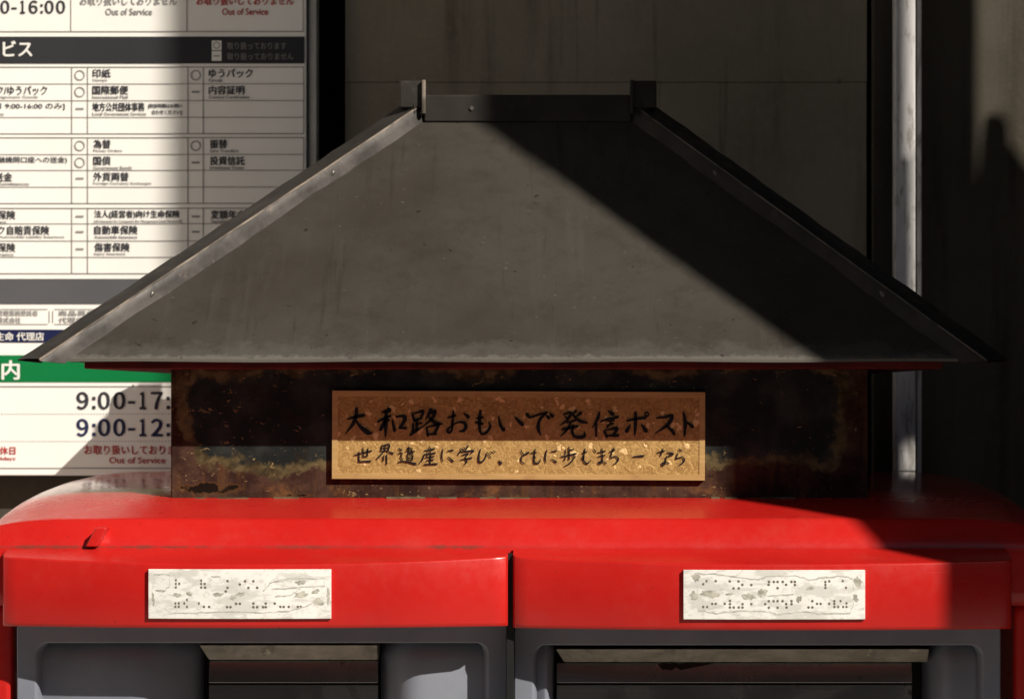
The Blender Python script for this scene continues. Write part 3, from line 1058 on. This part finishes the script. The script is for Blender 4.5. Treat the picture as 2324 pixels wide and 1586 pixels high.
def hip(c, r, side, front):
    """channel-shaped cap laid along a hip: flat top sheet, upright flanges, the lower end undercut over the eave"""
    c, r = Vector(c), Vector(r)
    d = (r - c).normalized()
    across = Vector((d.y, -d.x, 0)).normalized()
    if (across.y > 0) == front: across = -across          # across points to the broad roof face
    up = Vector((0, 0, 1))
    W, H = (.029 if front else .013), .0116
    n = 30
    L0 = (r - c).length

    def sweep(sec, name, mat, parent):
        rows_ = []
        ph = random.uniform(0, 6)
        for i in range(n + 1):
            row = []
            wv = .00035 * math.sin(i * 1.3 + ph) + .00025 * math.sin(i * 2.9 + ph)
            for (a, h) in sec:
                lo = (-.026 if front else -.002) + (.026 if front else .002) * (1 - min(1, max(0, (h + .003) / (H + .003))))      # undercut end
                t = lo + (L0 - lo) * i / n
                row.append(tuple(c + d * t + across * (a + wv * (1 if a > -.01 else -1)) + up * (h + wv * .6)))
            rows_.append(row)
        m = MB().grid(rows_, close=True)
        k = len(sec)
        m.add(rows_[-1], [tuple(range(k))])
        o = m.build(name, mat, parent, smooth=True)
        es = o.modifiers.new('es', 'EDGE_SPLIT')
        es.split_angle = R(38)
        return o
    o = sweep([(-.0008, H - .0004), (-.0006, H + .0004), (-.0022, H + .0010), (-W * .5, H + .0012), (-W + .0012, H + .0004), (-W, H - .001), (-W - .0006, -.002), (-W + .0014, -.002),
               (-W + .0020, H - .0026), (-.0022, H - .0022)], 'hip_cap', CAPD, rb)
    sweep([(.0016, -.0024), (.0024, -.0020), (.0012, H * .45), (.0004, H - .0008), (-.0004, H + .0006), (-.0018, H + .0002), (-.0014, H * .4), (-.0006, -.0022)], 'cap_flange', CAP if side < 0 else CAPD, o)  # light painted by side: sunlit tone on left flange, shaded on right
    sweep([(-.0002, H + .0003), (.0007, H + .0001), (.0006, H + .0011), (-.0008, H + .0013)], 'worn_lit_edge', EDGEM if side < 0 else CAP, o)  # edge highlight painted over the wear, brighter on the sunny left
    if front:
        for t in (.22, .72):
            p = c.lerp(r, t) + up * (H * .5)
            rv = MB()
            ring_pts = []
            for j, (rr, oo) in enumerate(((.0026, .0002), (.0022, .0012), (.0012, .0019), (.0002, .0021))):
                ring_pts.append([tuple(p + across * (oo + .0006) + (up * math.sin(2 * math.pi * i / 12) + d * math.cos(2 * math.pi * i / 12)) * rr) for i in range(12)])
            rv.grid(ring_pts, close=True)
            rv.build('rivet', RIVET, o, smooth=True)
    return o


EDGEM = flat_mat('rubbed_lit_edge', (0.20, 0.165, 0.135), .45, .4, metal=.2, vary=.55, scale=45)  # rubbed metal, lightened to carry the sunlit edge highlight
RIVET = flat_mat('rivet_metal', (0.13, 0.12, 0.105), .4, .4, metal=.4)
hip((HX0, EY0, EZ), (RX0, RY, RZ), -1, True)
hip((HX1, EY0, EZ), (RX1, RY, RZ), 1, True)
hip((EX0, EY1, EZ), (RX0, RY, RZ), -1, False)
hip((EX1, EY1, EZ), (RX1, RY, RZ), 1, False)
rc = MB()
rc.box(RX0 - .001, RX1 + .001, RY - .0075, RY + .0075, RZ - .0045, .2432)
rco = rc.build('ridge_cap', CAPD, rb, bevel=.0015)
rv = MB().disc((X(1070, .31), RY - .0075, Z(243, .31)), .0017, .0012, 12)
rv.build('rivet', RIVET, rco, smooth=False)
for (a, b, fl) in ((-.1395, -.119, -.1185), (.0465, .0675, .0460)):
    m = MB().box(a, b, RY - .0085, RY + .030, Z(247, RY), Z(186, RY))
    o = m.build('ridge_end_block', CAPD, rb, bevel=.0012)
    EM = EDGEM if a < -.1 else CAPD  # left fold painted in the lit tone, right fold in the shaded one
    f0, f1 = (fl - .003, fl) if a < -.1 else (fl, fl + .003)
    MB().box(f0, f1, RY - .0125, RY - .0078, Z(262, RY), Z(185, RY)).build('folded_edge', EM, o, bevel=.0008)

# ---- plaque, set a touch out of level
plq_c = Vector((X(1176, .133), .139, Z(988, .133)))


def plq(px, py, off):
    """point of the plaque from its photo position; off = metres in front of the field"""
    y = .1405
    return (X(px, y), y - off, Z(py, y))


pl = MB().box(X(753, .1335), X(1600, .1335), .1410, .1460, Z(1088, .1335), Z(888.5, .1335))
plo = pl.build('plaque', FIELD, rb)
fr = MB()
x0, x1, z0, z1 = X(752, .133), X(1601, .133), Z(1088.5, .133), Z(888, .133)
bw = .0042
for q in ((x0, x1, z1 - bw, z1), (x0, x1, z0, z0 + bw), (x0, x0 + bw, z0 + bw, z1 - bw), (x1 - bw, x1, z0 + bw, z1 - bw)):
    fr.box(q[0], q[1], .1405, .1466, q[2], q[3])
fro = fr.build('plaque_rim', RIM, plo)


def brush(strokes, name, gain):
    m = MB()
    for ox, oy, k, pts in strokes:
        P = [(ox + x / k, oy + y / k, wd / k) for x, y, wd in pts]          # photo pixels
        P = [(a / 1.3115, b / 1.3115, c / 1.3115 * gain) for a, b, c in P]
        n = len(P)
        fine = []
        for i in range(n - 1):
            p0, p1, p2, p3 = P[max(i - 1, 0)], P[i], P[i + 1], P[min(i + 2, n - 1)]
            for s_ in range(6):
                t = s_ / 6
                fine.append(tuple(.5 * (2 * p1[j] + (p2[j] - p0[j]) * t + (2 * p0[j] - 5 * p1[j] + 4 * p2[j] - p3[j]) * t * t + (3 * p1[j] - p0[j] - 3 * p2[j] + p3[j]) * t ** 3) for j in range(3)))
        fine.append(P[-1])
        rows_ = []
        q = len(fine)
        for i, (x, y, wd) in enumerate(fine):
            a, b = fine[max(i - 1, 0)], fine[min(i + 1, q - 1)]
            tx_, ty_ = b[0] - a[0], b[1] - a[1]
            l = math.hypot(tx_, ty_) or 1
            nx, ny = -ty_ / l, tx_ / l
            hw_ = max(wd, .8) / 2 * random.uniform(.93, 1.07)
            rows_.append([plq(x + nx * hw_, y + ny * hw_, .0004), plq(x - nx * hw_, y - ny * hw_, .0004)])
        m.grid(rows_)
        for e, sgn in ((0, -1), (q - 1, 1)):                                # rounded brush ends
            x, y, wd = fine[e]
            a, b = fine[max(e - 1, 0)], fine[min(e + 1, q - 1)]
            an = math.atan2(b[1] - a[1], b[0] - a[0])
            arc = [plq(x + wd / 2 * sgn * math.cos(an + th) * .9, y + wd / 2 * sgn * math.sin(an + th) * .9, .00036) for th in [math.pi * (j / 8 - .5) for j in range(9)]]
            m.add([plq(x, y, .00036)] + arc, [(0, j + 1, j + 2) for j in range(8)])
    me = bpy.data.meshes.new(name)
    me.from_pydata(m.v, [], m.f)
    bm = bmesh.new()
    bm.from_mesh(me)
    bm.normal_update()
    for f in bm.faces:
        if f.normal.y > 0: f.normal_flip()
    bm.to_mesh(me)
    bm.free()
    return link(name, me, INK, plo)


A4 = (1000, 1180, 4.2255)
A5 = (1550, 1180, 4.0772)
def st(base, *pts): return (*base, pts)
L1 = [
    # dai
    st(A4, (145, 295, 12), (240, 265, 26), (350, 245, 28)), st(A4, (258, 160, 26), (250, 250, 32), (215, 350, 30), (118, 482, 5)), st(A4, (250, 310, 16), (310, 390, 30), (400, 458, 42), (452, 466, 12)),
    # wa
    st(A4, (655, 152, 14), (668, 180, 38), (575, 208, 12)), st(A4, (518, 330, 14), (600, 285, 26), (682, 252, 20)), st(A4, (632, 190, 26), (625, 350, 36), (624, 512, 12)), st(A4, (622, 300, 24), (588, 370, 34), (560, 425, 30)),
    st(A4, (640, 320, 16), (665, 300, 22)), st(A4, (708, 300, 16), (736, 430, 34)), st(A4, (758, 262, 16), (830, 252, 24), (868, 275, 34), (838, 350, 28), (800, 400, 22)), st(A4, (800, 405, 14), (878, 402, 26)),
    # ji
    st(A4, (962, 228, 22), (985, 312, 26)), st(A4, (962, 222, 12), (1030, 205, 18), (1096, 190, 26), (1060, 290, 20)), st(A4, (985, 302, 14), (1055, 285, 20)), st(A4, (1020, 295, 24), (1012, 430, 24)),
    st(A4, (1015, 352, 14), (1075, 340, 18)), st(A4, (973, 345, 18), (965, 450, 24)), st(A4, (938, 484, 24), (1010, 432, 28), (1100, 378, 8)),
    st(A4, (1192, 172, 36), (1165, 230, 26), (1122, 298, 6)), st(A4, (1185, 218, 14), (1246, 192, 32), (1200, 290, 28), (1090, 382, 6)), st(A4, (1165, 262, 14), (1240, 328, 34), (1335, 352, 14)),
    st(A4, (1140, 392, 20), (1156, 494, 26)), st(A4, (1150, 388, 12), (1220, 372, 20), (1286, 362, 30), (1242, 460, 24)), st(A4, (1155, 478, 14), (1258, 474, 24)),
    # o
    st(A4, (1402, 270, 12), (1450, 258, 18), (1500, 242, 20)), st(A4, (1477, 186, 18), (1465, 330, 26), (1455, 430, 20), (1420, 455, 24), (1402, 425, 22), (1450, 375, 16), (1530, 330, 16), (1605, 330, 28), (1634, 380, 32), (1605, 430, 28), (1545, 442, 8)),
    st(A4, (1608, 215, 12), (1662, 260, 36)),
    # mo
    st(A4, (1815, 182, 20), (1805, 290, 30), (1808, 420, 26), (1840, 472, 22), (1895, 448, 26), (1940, 378, 22), (1918, 320, 8)), st(A4, (1760, 276, 12), (1845, 264, 22)), st(A4, (1752, 325, 18), (1842, 345, 22)),
    # i
    st(A4, (2045, 247, 12), (2066, 350, 28), (2108, 424, 28), (2120, 385, 5)), st(A4, (2248, 256, 12), (2300, 310, 30), (2345, 352, 34)),
    # de
    st(A5, (76, 220, 34), (115, 250, 22), (210, 220, 18), (318, 194, 20)), st(A5, (300, 202, 22), (225, 290, 26), (212, 390, 28), (242, 464, 10)), st(A5, (312, 232, 18), (336, 254, 34)), st(A5, (352, 206, 14), (384, 236, 30)),
    # hatsu
    st(A5, (518, 216, 14), (610, 194, 24), (560, 285, 22), (468, 350, 6)), st(A5, (535, 240, 12), (572, 266, 20)), st(A5, (668, 172, 24), (628, 222, 12)), st(A5, (728, 196, 28), (662, 246, 8)), st(A5, (625, 215, 14), (710, 290, 30), (802, 316, 18)),
    st(A5, (560, 312, 14), (660, 288, 22)), st(A5, (505, 396, 20), (590, 376, 24), (692, 358, 22)), st(A5, (606, 312, 18), (560, 400, 24), (475, 486, 5)), st(A5, (632, 350, 22), (625, 420, 24), (650, 478, 24), (725, 490, 30), (775, 470, 28), (768, 420, 5)),
    # shin
    st(A5, (952, 186, 16), (930, 270, 26), (866, 376, 6)), st(A5, (915, 325, 22), (915, 474, 18)), st(A5, (1062, 172, 12), (1112, 206, 38)), st(A5, (968, 300, 14), (1060, 268, 20), (1178, 242, 22)),
    st(A5, (1050, 300, 10), (1130, 284, 18)), st(A5, (1045, 345, 10), (1120, 322, 18)), st(A5, (1100, 290, 10), (1052, 370, 16)), st(A5, (1012, 412, 18), (1046, 482, 24)), st(A5, (1015, 405, 10), (1090, 392, 18), (1168, 382, 30), (1122, 460, 22)), st(A5, (1045, 470, 14), (1180, 466, 28)),
    # po
    st(A5, (1290, 287, 18), (1400, 264, 22), (1510, 250, 24)), st(A5, (1392, 188, 24), (1390, 350, 30), (1382, 470, 8)), st(A5, (1328, 338, 12), (1286, 412, 36)), st(A5, (1465, 335, 12), (1518, 408, 38)),
    (*A5, [(1528 + 21 * math.cos(a * math.pi / 6), 208 + 24 * math.sin(a * math.pi / 6), 14) for a in range(13)]),
    # su
    st(A5, (1648, 252, 14), (1740, 244, 20), (1834, 226, 30), (1780, 335, 30), (1622, 446, 5)), st(A5, (1760, 345, 14), (1832, 402, 30), (1862, 450, 24)),
    # to
    st(A5, (1975, 190, 18), (1996, 320, 32), (1986, 470, 16)), st(A5, (2008, 300, 12), (2084, 356, 32)),
]
L2 = [
    st(A4, (235, 746, 13), (340, 715, 14), (448, 690, 18)), st(A4, (290, 700, 13), (292, 825, 16)), st(A4, (340, 650, 13), (346, 762, 14)), st(A4, (404, 660, 15), (396, 757, 13)), st(A4, (346, 766, 12), (400, 756, 12)), st(A4, (282, 826, 13), (432, 820, 22)),
    st(A4, (580, 622, 12), (566, 690, 14)), st(A4, (575, 626, 11), (672, 610, 18), (656, 690, 15)), st(A4, (575, 657, 10), (660, 647, 12)), st(A4, (570, 691, 11), (650, 685, 12)), st(A4, (622, 625, 12), (614, 690, 12)), st(A4, (612, 690, 13), (522, 786, 20)),
    st(A4, (640, 690, 11), (722, 722, 20)), st(A4, (602, 750, 12), (596, 812, 15)), st(A4, (640, 738, 15), (641, 856, 14)),
    st(A4, (790, 658, 12), (826, 682, 18)), st(A4, (786, 722, 11), (832, 714, 14), (820, 765, 13), (840, 806, 13)), st(A4, (786, 832, 12), (860, 820, 14), (1008, 852, 24)), st(A4, (882, 692, 12), (992, 694, 14)), st(A4, (916, 636, 13), (916, 715, 13)),
    st(A4, (888, 662, 11), (956, 658, 13), (950, 690, 12)), st(A4, (900, 728, 12), (906, 812, 13)), st(A4, (900, 730, 11), (968, 725, 14), (960, 808, 14)), st(A4, (905, 757, 9), (956, 755, 9)), st(A4, (905, 781, 9), (956, 780, 9)), st(A4, (905, 806, 9), (956, 805, 9)),
    st(A4, (1168, 634, 11), (1192, 656, 16)), st(A4, (1115, 686, 12), (1240, 660, 18)), st(A4, (1150, 688, 10), (1162, 712, 13)), st(A4, (1206, 672, 13), (1188, 706, 10)), st(A4, (1110, 732, 13), (1252, 712, 18)), st(A4, (1112, 732, 13), (1088, 800, 17), (1030, 866, 6)),
    st(A4, (1152, 738, 13), (1130, 776, 10)), st(A4, (1148, 766, 11), (1236, 756, 15)), st(A4, (1192, 735, 15), (1186, 850, 15)), st(A4, (1140, 807, 11), (1232, 797, 15)), st(A4, (1112, 858, 14), (1272, 850, 22)),
    st(A4, (1346, 664, 12), (1334, 750, 16), (1342, 822, 11)), st(A4, (1408, 686, 11), (1476, 676, 18)), st(A4, (1410, 758, 10), (1474, 816, 22)),
    st(A4, (1568, 650, 10), (1590, 676, 15)), st(A4, (1608, 640, 10), (1626, 668, 15)), st(A4, (1662, 622, 18), (1640, 668, 10)), st(A4, (1562, 690, 13), (1540, 732, 15)), st(A4, (1560, 698, 12), (1722, 682, 22), (1698, 716, 10)),
    st(A4, (1590, 737, 11), (1662, 722, 17), (1630, 768, 13), (1646, 820, 18), (1618, 857, 8)), st(A4, (1570, 797, 11), (1712, 770, 18)),
    st(A4, (1820, 664, 11), (1800, 750, 18), (1804, 820, 22), (1852, 812, 18), (1890, 750, 13), (1902, 702, 8), (1946, 768, 14)), st(A4, (1944, 690, 9), (1966, 712, 14)), st(A4, (1978, 680, 9), (2002, 702, 14)), st(A4, (2052, 808, 16), (2076, 842, 32)),
    st(A5, (4, 650, 11), (32, 702, 13)), st(A5, (94, 680, 24), (20, 722, 14), (6, 780, 16), (44, 815, 11)),
    st(A5, (176, 634, 12), (164, 750, 16), (172, 802, 18), (216, 804, 16), (246, 758, 7)), st(A5, (124, 682, 11), (192, 675, 14)), st(A5, (148, 731, 11), (184, 737, 14)),
    st(A5, (316, 650, 12), (298, 740, 16), (306, 802, 10)), st(A5, (368, 667, 10), (436, 655, 16)), st(A5, (368, 750, 10), (434, 792, 20)),
    st(A5, (585, 608, 13), (590, 690, 15)), st(A5, (592, 642, 11), (642, 636, 14)), st(A5, (546, 640, 11), (546, 692, 13)), st(A5, (490, 727, 12), (672, 688, 20)), st(A5, (590, 695, 15), (590, 762, 14)), st(A5, (548, 728, 10), (530, 772, 14)), st(A5, (636, 712, 10), (652, 742, 13)), st(A5, (662, 722, 12), (604, 800, 16), (525, 846, 5)),
    st(A5, (746, 682, 11), (806, 664, 14)), st(A5, (780, 630, 13), (766, 740, 15), (776, 790, 17), (815, 806, 16), (850, 768, 9)), st(A5, (770, 742, 12), (748, 756, 12), (752, 724, 10), (772, 728, 10)), st(A5, (888, 634, 10), (912, 668, 16)),
    st(A5, (930, 677, 11), (1026, 655, 16)), st(A5, (944, 722, 11), (1022, 706, 15)), st(A5, (986, 624, 12), (992, 770, 14), (968, 806, 16), (942, 796, 13), (985, 778, 11), (1040, 806, 14)),
    st(A5, (1074, 668, 11), (1142, 640, 17)), st(A5, (1128, 618, 13), (1094, 732, 13), (1150, 718, 13), (1186, 750, 18), (1166, 792, 15), (1120, 822, 6)),
    st(A5, (1368, 722, 13), (1492, 712, 24)),
    st(A5, (1660, 672, 12), (1746, 650, 16)), st(A5, (1728, 622, 13), (1698, 712, 14)), st(A5, (1778, 668, 11), (1852, 688, 20), (1768, 722, 8)), st(A5, (1766, 720, 12), (1758, 785, 15), (1732, 824, 18), (1712, 806, 14), (1750, 785, 11), (1802, 802, 14)),
    st(A5, (1918, 624, 10), (1950, 648, 17)), st(A5, (1912, 680, 12), (1886, 744, 15), (1950, 724, 12), (1986, 750, 17), (1970, 792, 17), (1918, 826, 6)),
]
brush(L1, 'title_lettering', 1.48)
brush(L2, 'motto_lettering', 1.12)
th = R(0.25)
plo.matrix_basis = Matrix.Translation(plq_c) @ Matrix.Rotation(th, 4, 'Y') @ Matrix.Translation(-plq_c)
